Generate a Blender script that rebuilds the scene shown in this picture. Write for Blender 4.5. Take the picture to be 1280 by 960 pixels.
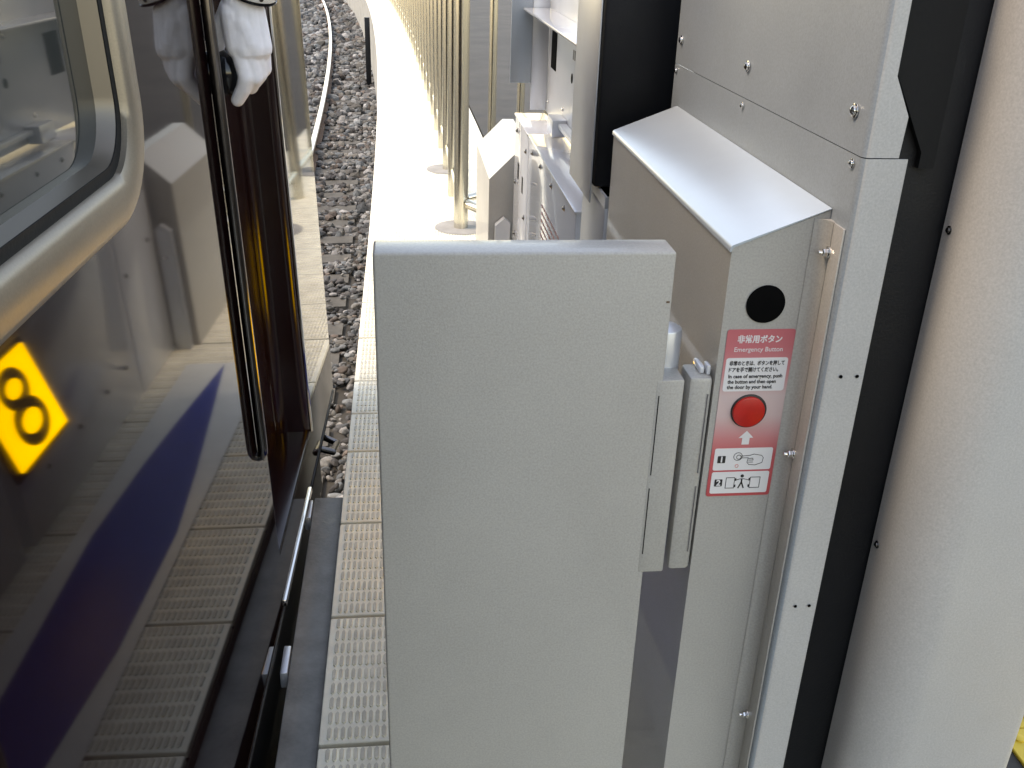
import bpy, bmesh, math, random
from mathutils import Vector, Matrix
random.seed(7)
R = math.radians
sc = bpy.context.scene
for o in list(bpy.data.objects): bpy.data.objects.remove(o)

# ------------------------------------------------------------------ camera
FPX, H = 1208.0, 1.6
def _d(u, v): return Vector((u-640, v-480, FPX)).normalized()
cy = _d(500, -97); cd = _d(558, 3030); cd = (cd-cy*cd.dot(cy)).normalized()
cz = -cd; cx = cy.cross(cz).normalized()
if cx.x < 0: cx = -cx
M = Matrix((cx, cy, cz))                      # camera axes -> world
cam = bpy.data.cameras.new('camera'); camo = bpy.data.objects.new('camera', cam)
sc.collection.objects.link(camo)
right, up, back = M @ Vector((1,0,0)), M @ Vector((0,-1,0)), M @ Vector((0,0,-1))
camo.matrix_world = Matrix(((right.x, up.x, back.x, 0), (right.y, up.y, back.y, 0), (right.z, up.z, back.z, H), (0,0,0,1)))
cam.sensor_width = 36; cam.lens = 36*FPX/1280; cam.clip_start = .02; cam.clip_end = 3000
sc.camera = camo

# ------------------------------------------------------------------ sky, sun, exposure
SUN_AZ, SUN_EL = R(-88), R(55)                # azimuth measured from +Y towards +X: the sun stands over the train
w = bpy.data.worlds.new('World'); sc.world = w; w.use_nodes = True
nt = w.node_tree; nt.nodes.clear()
sky = nt.nodes.new('ShaderNodeTexSky'); sky.sky_type = 'NISHITA'; sky.sun_disc = False
sky.sun_elevation = SUN_EL; sky.sun_rotation = SUN_AZ; sky.dust_density = .6; sky.air_density = 1.0; sky.ozone_density = .5
bgn = nt.nodes.new('ShaderNodeBackground'); bgn.inputs['Strength'].default_value = .15
wo = nt.nodes.new('ShaderNodeOutputWorld')
nt.links.new(sky.outputs[0], bgn.inputs[0]); nt.links.new(bgn.outputs[0], wo.inputs[0])
sun = bpy.data.lights.new('sun', 'SUN'); sun.energy = .5; sun.angle = R(12); sun.color = (1, .99, .975)
suno = bpy.data.objects.new('sun', sun); sc.collection.objects.link(suno)
sdir = Vector((math.sin(SUN_AZ)*math.cos(SUN_EL), math.cos(SUN_AZ)*math.cos(SUN_EL), math.sin(SUN_EL)))
suno.rotation_euler = sdir.to_track_quat('Z', 'Y').to_euler(); suno.location = (-10, 2, 12)
vs = sc.view_settings
vs.view_transform = 'Standard'; vs.look = 'None'; vs.gamma = 1; vs.exposure = 2.25; vs.use_curve_mapping = False
vs.use_white_balance = True; vs.white_balance_temperature = 9700; vs.white_balance_tint = 15

# ------------------------------------------------------------------ materials
MATS = {}
def mat(name, col, rough=.5, metal=0, var=0, vscale=8, bump=0, bscale=200, emit=None, estr=0, spec=.5, coat=0,
        aniso=0, col2=None, rvar=0, stretch=(1,1,1), speck=0):
    m = bpy.data.materials.new(name); m.use_nodes = True; MATS[name] = m
    t = m.node_tree; b = t.nodes['Principled BSDF']
    b.inputs['Base Color'].default_value = (*col, 1); b.inputs['Roughness'].default_value = rough
    b.inputs['Metallic'].default_value = metal; b.inputs['Specular IOR Level'].default_value = spec
    b.inputs['Coat Weight'].default_value = coat; b.inputs['Coat Roughness'].default_value = .03
    if emit: b.inputs['Emission Color'].default_value = (*emit, 1); b.inputs['Emission Strength'].default_value = estr
    tc = t.nodes.new('ShaderNodeTexCoord'); mp = t.nodes.new('ShaderNodeMapping'); mp.inputs['Scale'].default_value = stretch
    t.links.new(tc.outputs['Object'], mp.inputs[0])
    if var or col2 or rvar:
        n = t.nodes.new('ShaderNodeTexNoise'); n.inputs['Scale'].default_value = vscale; n.inputs['Detail'].default_value = 6; n.inputs['Roughness'].default_value = .62
        t.links.new(mp.outputs[0], n.inputs['Vector'])
        if var or col2:
            cr = t.nodes.new('ShaderNodeValToRGB')
            c2 = col2 or tuple(max(0, c*(1-var)) for c in col); c1 = col if col2 else tuple(min(1, c*(1+var)) for c in col)
            cr.color_ramp.elements[0].color = (*c2, 1); cr.color_ramp.elements[1].color = (*c1, 1)
            cr.color_ramp.elements[0].position = .3; cr.color_ramp.elements[1].position = .7
            t.links.new(n.outputs['Fac'], cr.inputs[0]); t.links.new(cr.outputs[0], b.inputs['Base Color'])
        if rvar:
            mr = t.nodes.new('ShaderNodeMapRange'); mr.inputs[1].default_value = .3; mr.inputs[2].default_value = .7
            mr.inputs[3].default_value = max(0, rough-rvar); mr.inputs[4].default_value = rough+rvar
            t.links.new(n.outputs['Fac'], mr.inputs[0]); t.links.new(mr.outputs[0], b.inputs['Roughness'])
    if speck:
        n3 = t.nodes.new('ShaderNodeTexNoise'); n3.inputs['Scale'].default_value = 330; n3.inputs['Detail'].default_value = 3
        t.links.new(tc.outputs['Object'], n3.inputs['Vector'])
        n4 = t.nodes.new('ShaderNodeTexNoise'); n4.inputs['Scale'].default_value = 2.3; n4.inputs['Detail'].default_value = 8; n4.inputs['Roughness'].default_value = .7
        t.links.new(tc.outputs['Object'], n4.inputs['Vector'])
        ad = t.nodes.new('ShaderNodeMath'); ad.operation = 'MULTIPLY_ADD'; ad.inputs[1].default_value = speck; ad.inputs[2].default_value = 1-speck*.5
        t.links.new(n3.outputs['Fac'], ad.inputs[0])
        a2 = t.nodes.new('ShaderNodeMath'); a2.operation = 'MULTIPLY_ADD'; a2.inputs[1].default_value = .26; a2.inputs[2].default_value = .87
        t.links.new(n4.outputs['Fac'], a2.inputs[0])
        mu = t.nodes.new('ShaderNodeMath'); mu.operation = 'MULTIPLY'; t.links.new(ad.outputs[0], mu.inputs[0]); t.links.new(a2.outputs[0], mu.inputs[1])
        vm = t.nodes.new('ShaderNodeVectorMath'); vm.operation = 'SCALE'; t.links.new(mu.outputs[0], vm.inputs['Scale'])
        src = b.inputs['Base Color'].links[0].from_socket if b.inputs['Base Color'].links else None
        if src: t.links.new(src, vm.inputs[0])
        else: vm.inputs[0].default_value = col
        t.links.new(vm.outputs[0], b.inputs['Base Color'])
    if bump:
        n2 = t.nodes.new('ShaderNodeTexNoise'); n2.inputs['Scale'].default_value = bscale; n2.inputs['Detail'].default_value = 4
        t.links.new(mp.outputs[0], n2.inputs['Vector'])
        bp = t.nodes.new('ShaderNodeBump'); bp.inputs['Strength'].default_value = bump; bp.inputs['Distance'].default_value = .002
        t.links.new(n2.outputs['Fac'], bp.inputs['Height']); t.links.new(bp.outputs[0], b.inputs['Normal'])
    return m
mat('cream_and_warm_light', (.44,.432,.415), .4, var=.03, vscale=3, bump=.14, bscale=520, rvar=.07, speck=.48)  # cream of the cover; also the warm light painted on the cabinet end strip
mat('paint', (.375,.357,.325), .38, var=.035, vscale=3, bump=.14, bscale=520, rvar=.09, coat=.25, speck=.5)
mat('paint_smooth', (.62,.63,.65), .16, var=.03, vscale=5, bump=.05, bscale=500, coat=.6, spec=.8)
mat('silver_paint', (.305,.345,.375), .36, metal=.12, var=.05, vscale=2.5, bump=.12, bscale=500, rvar=.08, speck=.48)
mat('lid_metal', (.50,.56,.60), .26, metal=.25, var=.03, vscale=5, bump=.06, bscale=500, spec=.8)
mat('dark_bronze', (.20,.175,.145), .35, metal=.7)
mat('galvanised', (.55,.57,.60), .36, metal=.55, var=.05, vscale=6)
mat('stainless', (.66,.62,.53), .22, metal=1, var=.06, vscale=6, rvar=.08, stretch=(1,1,.06))
mat('chrome', (.62,.60,.57), .10, metal=1, rvar=.04, vscale=12)
mat('dark_chrome', (.16,.15,.145), .16, metal=1, rvar=.05, vscale=20)
mat('bronze_metal', (.27,.23,.18), .44, metal=.75, speck=.3)
mat('black_paint', (.006,.0065,.008), .5, spec=.22, bump=.2, bscale=300, rvar=.1, vscale=6)
mat('black_gloss', (.008,.008,.009), .12)
mat('rubber', (.010,.010,.010), .7, spec=.2, bump=.3, bscale=120)
mat('dark_hole', (.003,.003,.003), .9, spec=.05)
mat('slab', (.84,.80,.66), .62, var=.16, vscale=7, bump=.4, bscale=240)
mat('slab_bar', (.56,.53,.44), .55, var=.26, vscale=14, bump=.3, bscale=260)
mat('joint', (.018,.016,.014), .95, spec=.1)
mat('concrete', (.26,.25,.23), .85, var=.3, vscale=4, bump=.5, bscale=60)
mat('edge_rubber', (.215,.208,.19), .6, var=.4, vscale=9, bump=.5, bscale=90, rvar=.15)
mat('asphalt', (.048,.043,.036), .85, var=.35, vscale=1.6, bump=.6, bscale=160)
mat('sleeper', (.085,.080,.068), .9, var=.35, vscale=7, bump=.6, bscale=60)
mat('rail_head', (.72,.70,.66), .3, metal=.75)
mat('rail_rust', (.13,.075,.045), .8, var=.4, vscale=20)
mat('soil', (.05,.046,.038), .95, var=.4, vscale=6, bump=.8, bscale=40)
mat('maroon', (.0075,.0028,.0028), .04, spec=.30)
mat('maroon_inner', (.013,.0045,.0045), .20, bump=.04, bscale=30)
mat('under_black', (.010,.010,.010), .6, bump=.4, bscale=60)
mat('glass', (.035,.038,.036), .03, spec=.6)
mat('roof_grey', (.25,.25,.25), .6)
mat('glove', (.88,.84,.85), .85, var=.05, vscale=60, bump=.5, bscale=900)
mat('cuff', (.66,.62,.55), .6)
mat('uniform', (.02,.02,.028), .8, bump=.5, bscale=600)
mat('skin', (.45,.26,.17), .55, var=.08, vscale=30)
mat('button_red', (.50,.012,.008), .35, var=.1, vscale=60)
mat('print_white', (.70,.68,.67), .4)
mat('print_black', (.015,.015,.016), .45)
mat('print_grey', (.16,.15,.15), .5)
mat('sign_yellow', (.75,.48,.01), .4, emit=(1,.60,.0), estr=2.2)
mat('mark_white', (.66,.67,.62), .5, var=.06, vscale=9)
mat('mark_blue', (.005,.028,.23), .45, var=.1, vscale=14)
mat('tactile_yellow', (.62,.40,.03), .6, var=.12, vscale=8)
mat('vent_red', (.45,.22,.20), .6)
mat('pale_red', (.7,.08,.05), .3)
# sticker: red print fading to white in its middle (flat print)
def sticker_mat():
    m = bpy.data.materials.new('sticker_print'); m.use_nodes = True; MATS['sticker_print'] = m
    t = m.node_tree; b = t.nodes['Principled BSDF']; b.inputs['Roughness'].default_value = .4
    tc = t.nodes.new('ShaderNodeTexCoord'); sp = t.nodes.new('ShaderNodeSeparateXYZ'); mr = t.nodes.new('ShaderNodeMapRange')
    mr.inputs[1].default_value = -.135; mr.inputs[2].default_value = .135
    cr = t.nodes.new('ShaderNodeValToRGB'); e = cr.color_ramp.elements
    stops = [(0,(.50,.07,.075)), (.26,(.54,.095,.10)), (.36,(.58,.20,.20)), (.50,(.58,.42,.40)), (.62,(.58,.44,.42)), (.74,(.58,.25,.25)), (.9,(.54,.14,.155)), (1,(.52,.12,.135))]
    e[0].position, e[0].color = stops[0][0], (*stops[0][1],1); e[1].position, e[1].color = 1, (*stops[-1][1],1)
    for p, c in stops[1:-1]:
        k = e.new(p); k.color = (*c,1)
    t.links.new(tc.outputs['Object'], sp.inputs[0]); t.links.new(sp.outputs['Z'], mr.inputs[0]); t.links.new(mr.outputs[0], cr.inputs[0]); t.links.new(cr.outputs[0], b.inputs['Base Color'])
sticker_mat()
def stone_mat():
    m = bpy.data.materials.new('stone'); m.use_nodes = True; MATS['stone'] = m
    t = m.node_tree; b = t.nodes['Principled BSDF']; b.inputs['Roughness'].default_value = .85
    a = t.nodes.new('ShaderNodeVertexColor'); a.layer_name = 'tone'
    n = t.nodes.new('ShaderNodeTexNoise'); n.inputs['Scale'].default_value = 45; n.inputs['Detail'].default_value = 5
    mx = t.nodes.new('ShaderNodeMix'); mx.data_type = 'RGBA'; mx.blend_type = 'OVERLAY'; mx.inputs[0].default_value = .7
    tc = t.nodes.new('ShaderNodeTexCoord'); t.links.new(tc.outputs['Object'], n.inputs['Vector'])
    t.links.new(a.outputs[0], mx.inputs[6]); t.links.new(n.outputs['Fac'], mx.inputs[7]); t.links.new(mx.outputs[2], b.inputs['Base Color'])
stone_mat()

# ------------------------------------------------------------------ helpers
def link(o, parent=None):
    sc.collection.objects.link(o)
    if parent is not None: o.parent = parent
    return o
def obj(name, bm, m, parent=None, smooth=True, angle=35):
    me = bpy.data.meshes.new(name)
    bmesh.ops.recalc_face_normals(bm, faces=bm.faces[:])
    bm.to_mesh(me); bm.free()
    if m: me.materials.append(MATS[m])
    if smooth:
        me.polygons.foreach_set('use_smooth', [True]*len(me.polygons)); me.set_sharp_from_angle(angle=R(angle))
    return link(bpy.data.objects.new(name, me), parent)
def again(o, parent=None, loc=None):
    c = o.copy(); link(c, parent)
    if loc is not None: c.location = loc
    return c
def tag(o, label=None, cat=None, group=None, kind=None):
    for k, v in (('label',label), ('category',cat), ('group',group), ('kind',kind)):
        if v: o[k] = v
    return o
def empty(name, loc=(0,0,0), label=None, cat=None, group=None):
    o = bpy.data.objects.new(name, None); o.location = loc; o.empty_display_size = .1
    link(o); return tag(o, label, cat, group)
def B(): return bmesh.new()
def box(bm, x0, x1, y0, y1, z0, z1, bev=0, seg=2):
    t = bmesh.new() if bev else bm
    v = [t.verts.new((x,y,z)) for x in (x0,x1) for y in (y0,y1) for z in (z0,z1)]
    for f in ((0,1,3,2),(4,6,7,5),(0,4,5,1),(2,3,7,6),(0,2,6,4),(1,5,7,3)): t.faces.new([v[i] for i in f])
    if bev:
        bmesh.ops.bevel(t, geom=t.edges[:], offset=bev, segments=seg, profile=.5, affect='EDGES'); merge(bm, t)
    return bm
def merge(bm, t, mtx=None):
    me = bpy.data.meshes.new('tmp'); t.to_mesh(me); t.free()
    if mtx: me.transform(mtx)
    bm.from_mesh(me); bpy.data.meshes.remove(me); return bm
def prism(bm, pts, a0, a1, axis='y'):
    """polygon in the plane across `axis`, drawn out from a0 to a1"""
    def P(p, a): return {'y': (p[0],a,p[1]), 'x': (a,p[0],p[1]), 'z': (p[0],p[1],a)}[axis]
    A = [bm.verts.new(P(p,a0)) for p in pts]; Bv = [bm.verts.new(P(p,a1)) for p in pts]; n = len(pts)
    bm.faces.new(A); bm.faces.new(Bv[::-1])
    for i in range(n): bm.faces.new((A[i], A[(i+1)%n], Bv[(i+1)%n], Bv[i]))
    return bm
def bevel_all(bm, off, seg=2, ang=20):
    es = [e for e in bm.edges if len(e.link_faces) == 2 and e.calc_face_angle(0) > R(ang)]
    bmesh.ops.bevel(bm, geom=es, offset=off, segments=seg, profile=.5, affect='EDGES'); return bm
def tube(bm, pts, rad, seg=12, cap=True):
    pts = [Vector(p) for p in pts]; rings = []; n = len(pts)
    rads = rad if isinstance(rad, (list,tuple)) else [rad]*n
    ref = None
    for i, p in enumerate(pts):
        d = (pts[min(i+1,n-1)]-pts[max(i-1,0)]).normalized()
        if ref is None: ref = d.orthogonal().normalized()
        ref = (ref-d*ref.dot(d)).normalized(); q = d.cross(ref)
        rings.append([bm.verts.new(p+(ref*math.cos(2*math.pi*k/seg)+q*math.sin(2*math.pi*k/seg))*rads[i]) for k in range(seg)])
    for a, b in zip(rings, rings[1:]):
        for k in range(seg): bm.faces.new((a[k], a[(k+1)%seg], b[(k+1)%seg], b[k]))
    if cap: bm.faces.new(rings[0][::-1]); bm.faces.new(rings[-1])
    return bm
def disc(bm, c, axis, r, h, seg=28, dome=0):
    """short cylinder from c along axis, with a rounded rim"""
    a = Vector(axis).normalized(); c = Vector(c); e = min(h*.35, r*.15)
    pts = [c, c+a*(h-e), c+a*(h-e*.3), c+a*h]; rads = [r, r, r-e*.3, r-e]
    if dome: pts += [c+a*(h+dome*.7), c+a*(h+dome)]; rads += [r*.6, r*.12]
    return tube(bm, pts, rads, seg)
def rrect(x0, x1, z0, z1, r, n=5):
    P = []
    for cx_, cz_, a in ((x1-r,z1-r,0), (x0+r,z1-r,90), (x0+r,z0+r,180), (x1-r,z0+r,270)):
        for k in range(n+1):
            t = R(a+90*k/n); P.append((cx_+r*math.cos(t), cz_+r*math.sin(t)))
    return P
def screw(parent, p, axis, r, name='screw', m='chrome', dome=True, slot=True):
    bm = B(); disc(bm, p, axis, r*1.5, r*.25, 14)
    disc(bm, Vector(p)+Vector(axis)*r*.25, axis, r, r*.5, 14, dome=r*.35)
    return obj(name, bm, m, parent)
def px(u, v): return M @ Vector(((u-640)/FPX, (v-480)/FPX, 1))
def at(u, v, ax, val):
    r = px(u, v); k = 'xyz'.index(ax); o = Vector((0,0,H)); return o+r*((val-o[k])/r[k])
def edge_x(y): return -.207-.0016*max(0, y-4.5)**2
def edge_a(y): return math.atan(2*.0016*max(0, y-4.5))      # heading of the edge, to the left

# ================================================================== SETTING
bm = B()
v = [bm.verts.new(p) for p in ((-600,-600,-1.28),(600,-600,-1.28),(600,600,-1.28),(-600,600,-1.28))]; bm.faces.new(v)
tag(obj('ground', bm, 'soil', smooth=False), kind='structure')
# platform: concrete body following the curve, asphalt on top of its inner part
YS = [-8+.5*i for i in range(110)]
def ribbon(offs, zs, ys=YS):
    """closed profile (offset from the edge, height) swept along the curved edge"""
    bm = B(); rows = []
    for y in ys:
        c = edge_x(y); a = edge_a(y)
        rows.append([bm.verts.new((c+o*math.cos(a), y+o*math.sin(a), z)) for o, z in zip(offs, zs)])
    n = len(offs)
    for p, q in zip(rows, rows[1:]):
        for k in range(n): bm.faces.new((p[k], p[(k+1)%n], q[(k+1)%n], q[k]))
    bm.faces.new(rows[0]); bm.faces.new(rows[-1][::-1]); return bm
plat = tag(obj('platform', ribbon((.0,.0,9,9), (-1.3,-.032,-.032,-1.3)), 'concrete', smooth=False), kind='structure')
tag(obj('platform_asphalt', ribbon((.897,.897,8.9,8.9), (-.031,-.004,-.004,-.031)), 'asphalt', smooth=False), kind='structure')

obj('joint_bed', ribbon((.004,.004,.884,.884), (-.0315,-.022,-.022,-.0315)), 'joint', plat, smooth=False)
# paving slabs with rows of raised bars (each slab its own piece)
def slab_mesh(length, rows):
    W = .88; bm = B(); box(bm, .0, W, .0055, length-.0055, -.0215, 0, bev=.002, seg=1)
    top = len(bm.faces)
    px_, py_ = .0148, (length-.014)/rows
    nx = int((W-.02)/px_); bw, bl, h, e = .0106, py_*.83, .0042, .0036
    for j in range(rows):
        for i in range(nx):
            x = .016+px_*i; y = .009+py_*(j+.5)-bl/2
            pts = [(x, y+e*1.5), (x+bw/2, y), (x+bw, y+e*1.5), (x+bw, y+bl-e*1.5), (x+bw/2, y+bl), (x, y+bl-e*1.5)]
            cxm = x+bw/2; cym = y+bl/2
            A = [bm.verts.new((p[0],p[1],-.0005)) for p in pts]
            C = [bm.verts.new((cxm+(p[0]-cxm)*.70, cym+(p[1]-cym)*.92, h)) for p in pts]
            for k in range(6):
                f = bm.faces.new((A[k], A[(k+1)%6], C[(k+1)%6], C[k])); f.material_index = 0
            f = bm.faces.new(C); f.material_index = 1
    me = bpy.data.meshes.new('paving_slab'); bmesh.ops.recalc_face_normals(bm, faces=bm.faces[:]); bm.to_mesh(me); bm.free()
    me.materials.append(MATS['slab']); me.materials.append(MATS['slab_bar']); return me
long_slab, short_slab = slab_mesh(.4287, 9), slab_mesh(.277, 6)
seams = [(1.569-.4287*k, long_slab) for k in range(9, 0, -1)]
seams += [(1.569+.4287*k, long_slab) for k in range(3)] + [(2.855, short_slab), (3.132, short_slab), (3.409, long_slab), (3.8377, long_slab)]
y = 4.2664
while y < 34: seams.append((y, long_slab)); y += .4287
for y0, me in seams:
    o = bpy.data.objects.new('paving_slab', me); link(o, plat)
    o.location = (edge_x(y0), y0, random.uniform(-.0012, .0006)); o.rotation_euler = (random.uniform(-.001,.001), random.uniform(-.0008,.0008), edge_a(y0)+random.uniform(-.0012,.0012))

# yellow tactile strip on the passenger side
tac = tag(bpy.data.objects.new('tactile_strip', None), kind='structure'); link(tac)
bm = B(); box(bm, 0, .298, 0, .298, -.004, .006, bev=.002, seg=1)
for i in range(5):
    for j in range(5): disc(bm, (.03+i*.0596, .03+j*.0596, .0055), (0,0,1), .012, .005, 10)
t0 = obj('tactile_tile', bm, 'tactile_yellow', tac)
t0.location = (1.30, -.6, 0)
for k in range(1, 9): again(t0, tac, (1.30, -.6+.3*k, 0))

# dark edge strip that narrows the gap beside the near slabs
es = empty('edge_gap_strip', (-.21, 2.65, -.06), 'dark grey rubber strip along the platform edge narrowing the gap to the train', 'edge strip')
bm = B(); box(bm, -.092, -.002, -4.6, 0, -.09, .012, bev=.006); obj('strip', bm, 'edge_rubber', es)
for (yy, ln) in ((-.02, .10), (-.70, .10)):
    bm = B(); box(bm, -.112, -.094, yy-ln, yy, -.03, .016, bev=.003); obj('end_bracket', bm, 'galvanised', es)

# track: two rails and sleepers following the same curve
trk = empty('railway_track', (0,0,-1.1), 'steel rails on concrete sleepers curving away to the left beside the platform', 'railway track')
def track_pt(y, off): a = edge_a(y); return edge_x(y)-off*math.cos(a), y-off*math.sin(a)
for off in (.84, .84+1.505):
    bm = B(); prof = [(-.066,0),(.066,0),(.066,.012),(.012,.03),(.012,.125),(.034,.135),(.034,.16),(.026,.168),(-.026,.168),(-.034,.16),(-.034,.135),(-.012,.125),(-.012,.03),(-.066,.012)]
    rows = []
    for i in range(100):
        yy = -4+.55*i; X, Y = track_pt(yy, off); a = edge_a(yy)
        rows.append([bm.verts.new((X+p[0]*math.cos(a), Y+p[0]*math.sin(a), p[1]-.02)) for p in prof])
    n = len(prof)
    for p, q in zip(rows, rows[1:]):
        for k in range(n):
            f = bm.faces.new((p[k], p[(k+1)%n], q[(k+1)%n], q[k])); f.material_index = 1 if 5 <= k <= 9 else 0
    r_ = obj('rail', bm, 'rail_rust', trk); r_.data.materials.append(MATS['rail_head'])
bm = B(); prism(bm, [(-1.2,-.17),(1.2,-.17),(1.2,.0),(.5,-.02),(-.5,-.02),(-1.2,.0)], -.11, .11, 'y'); bevel_all(bm, .012, 1)
s0 = obj('sleeper', bm, 'sleeper', trk)
for i in range(72):
    yy = 1.1+.56*i; o = s0 if i == 0 else again(s0, trk)
    X, Y = track_pt(yy, 1.46); o.location = (X, Y, -.015); o.rotation_euler = (0,0,edge_a(yy)+random.uniform(-.01,.01))

# ballast: loose stones, nobody could count them
def ballast():
    protos = []
    for k in range(10):
        t = bmesh.new(); bmesh.ops.create_icosphere(t, subdivisions=1, radius=1)
        sx, sy, sz = random.uniform(.8,1.25), random.uniform(.7,1.1), random.uniform(.5,.85)
        for vv in t.verts:
            f = random.uniform(.78, 1.15); vv.co = Vector((vv.co.x*sx*f, vv.co.y*sy*f, vv.co.z*sz*f))
        bmesh.ops.bevel(t, geom=t.edges[:], offset=.10, segments=1, affect='EDGES') if k < 5 else None
        t.verts.ensure_lookup_table(); t.verts.index_update()
        protos.append(([vv.co.copy() for vv in t.verts], [[x.index for x in f.verts] for f in t.faces])); t.free()
    V, F, C = [], [], []
    tones = [(.17,.155,.13),(.21,.205,.185),(.105,.103,.10),(.26,.25,.23),(.16,.125,.10),(.13,.142,.145),(.36,.35,.33),(.20,.21,.205),(.08,.075,.07)]
    def put(x, y, z, r):
        pv, pf = random.choice(protos[:5] if y < 8 else protos[5:]); rot = Matrix.Rotation(random.uniform(0,6.28),3,Vector((random.uniform(-1,1),random.uniform(-1,1),random.uniform(-1,1))).normalized())
        b0 = len(V); c = random.choice(tones); g = random.uniform(.36,.95); c = tuple(q*g for q in c)
        for p in pv:
            q = rot @ p; V.append((x+q.x*r, y+q.y*r, z+q.z*r*.85)); C.append(c)
        for f in pf: F.append([i+b0 for i in f])
    def blocked(o, yy):
        ph = ((yy-1.1)/.56) % 1.0
        return .2 < o < 2.72 and (ph < .21 or ph > .79)
    yy = 2.2
    while yy < 42:
        pitch = .042 if yy < 9 else .062 if yy < 15 else .10 if yy < 24 else .15
        omax = .95 if yy < 5 else 1.25 if yy < 10 else 2.2 if yy < 24 else 3.2
        o = .005
        while o < omax:
            r = pitch*random.choice((random.uniform(.42,.7), random.uniform(.6,.95), random.uniform(.8,1.15)))
            oj, yj = o+random.uniform(-.4,.4)*pitch, yy+random.uniform(-.4,.4)*pitch
            if not blocked(oj, yj) and not (abs(oj-.84) < .07):
                X, Y = track_pt(yj, oj); put(X, Y, -1.125+random.uniform(-.02,.02)+.02*math.sin(oj*9+yj*3), r)
            elif random.random() < .05: X, Y = track_pt(yj, oj); put(X, Y, -1.10, r*.6)
            o += pitch
        yy += pitch
    me = bpy.data.meshes.new('ballast'); me.from_pydata(V, [], F); me.materials.append(MATS['stone'])
    ca = me.color_attributes.new('tone', 'FLOAT_COLOR', 'POINT'); flat = []
    for c in C: flat += [c[0], c[1], c[2], 1]
    ca.data.foreach_set('color', flat)
    return link(bpy.data.objects.new('ballast', me))
tag(ballast(), kind='stuff', label='grey brown ballast stones between the train and the platform', cat='ballast')
bm = B(); rows = []
for y in YS:
    rows.append([bm.verts.new((*track_pt(y, o), -1.145)) for o in (.0, 6.0)])
for p, q in zip(rows, rows[1:]): bm.faces.new((p[0],p[1],q[1],q[0]))
tag(obj('track_bed', bm, 'soil', smooth=False), kind='structure')

# ================================================================== TRAIN
TAU, TA = R(1.6), math.atan(.0345)
n0 = Vector((math.cos(TA), -math.sin(TA), 0)); TD = Vector((math.sin(TA), math.cos(TA), 0)); Zv = Vector((0,0,1))
TU = Zv*math.cos(TAU)-n0*math.sin(TAU); TN = n0*math.cos(TAU)+Zv*math.sin(TAU); TP = Vector((-.400,0,0))
TM = Matrix(((TN.x,TD.x,TU.x,TP.x),(TN.y,TD.y,TU.y,TP.y),(TN.z,TD.z,TU.z,TP.z),(0,0,0,1)))
def tr(u, v, off=0):
    r = px(u, v); o = Vector((0,0,H)); t = ((TP-o).dot(TN)+off)/r.dot(TN); p = o+r*t-TP
    return p.dot(TD), p.dot(TU)               # along the train, up
train = empty('train', (0,0,0), 'glossy maroon train standing at the platform, mirroring the paving', 'train'); train.matrix_world = TM
# local axes of the train: x out of its side, y along it, z up
WY0, WY1, WZ0, WZ1 = .30, 1.492, 1.213, 1.98       # window frame outline
DY0, DY1, DZ0, DZ1 = 2.07, 2.735, .155, 2.06       # crew door recess
END, TOP = 3.40, 2.42
ins = .052
def side_sheet(bm, y0, y1, z0, z1): 
    v = [bm.verts.new((0,a,b)) for a, b in ((y0,z0),(y1,z0),(y1,z1),(y0,z1))]; bm.faces.new(v)
def quad_grid(bm, ys, zs, holes):
    vs_ = {}
    def V(i,j):
        if (i,j) not in vs_: vs_[i,j] = bm.verts.new((0, ys[i], zs[j]))
        return vs_[i,j]
    for i in range(len(ys)-1):
        for j in range(len(zs)-1):
            if (i,j) in holes: continue
            bm.faces.new((V(i,j),V(i+1,j),V(i+1,j+1),V(i,j+1)))
bm = B()
ys = [-6, WY0+ins, WY1-ins, DY0, DY1, END-.05]; zs = [0, DZ0, WZ0+ins, WZ1-ins, DZ1, TOP]
quad_grid(bm, ys, zs, {(1,2), (3,1), (3,2), (3,3)})
obj('side_panel', bm, 'maroon', train, smooth=False)
# rounded end corner, roof, far side, floor
bm = B(); prof = [(0, END-.05)] + [(-.05+.05*math.cos(R(a)), END-.05+.05*math.sin(R(a))) for a in range(10, 91, 10)] + [(-1.3, END+.10), (-2.6, END-.05)]
A = [bm.verts.new((p[0],p[1],0)) for p in prof]; C = [bm.verts.new((p[0],p[1],TOP)) for p in prof]
for k in range(len(prof)-1): bm.faces.new((A[k],A[k+1],C[k+1],C[k]))
obj('end_wall', bm, 'maroon', train, angle=50)
bm = B(); arc = [(0,TOP), (-.04,TOP+.12), (-.2,TOP+.22), (-.7,TOP+.31), (-1.3,TOP+.34), (-1.9,TOP+.31), (-2.4,TOP+.22), (-2.56,TOP+.12), (-2.6,TOP)]
prism(bm, arc, -6, END-.01, 'y'); obj('roof', bm, 'roof_grey', train)
bm = B(); box(bm, -2.6, -2.58, -6, END-.05, 0, TOP-.001); obj('far_side', bm, 'maroon', train, smooth=False)
bm = B(); box(bm, -2.57, -.12, -6, END-.06, -.03, .04); obj('floor', bm, 'under_black', train, smooth=False)
bm = B(); box(bm, -2.4, -.10, -6, END-.25, -.75, -.032, bev=.02); obj('underframe', bm, 'under_black', train)
bm = B(); box(bm, -.22, -.035, -6, END-.30, -.28, -.02, bev=.01); obj('side_sill', bm, 'under_black', train)
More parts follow.
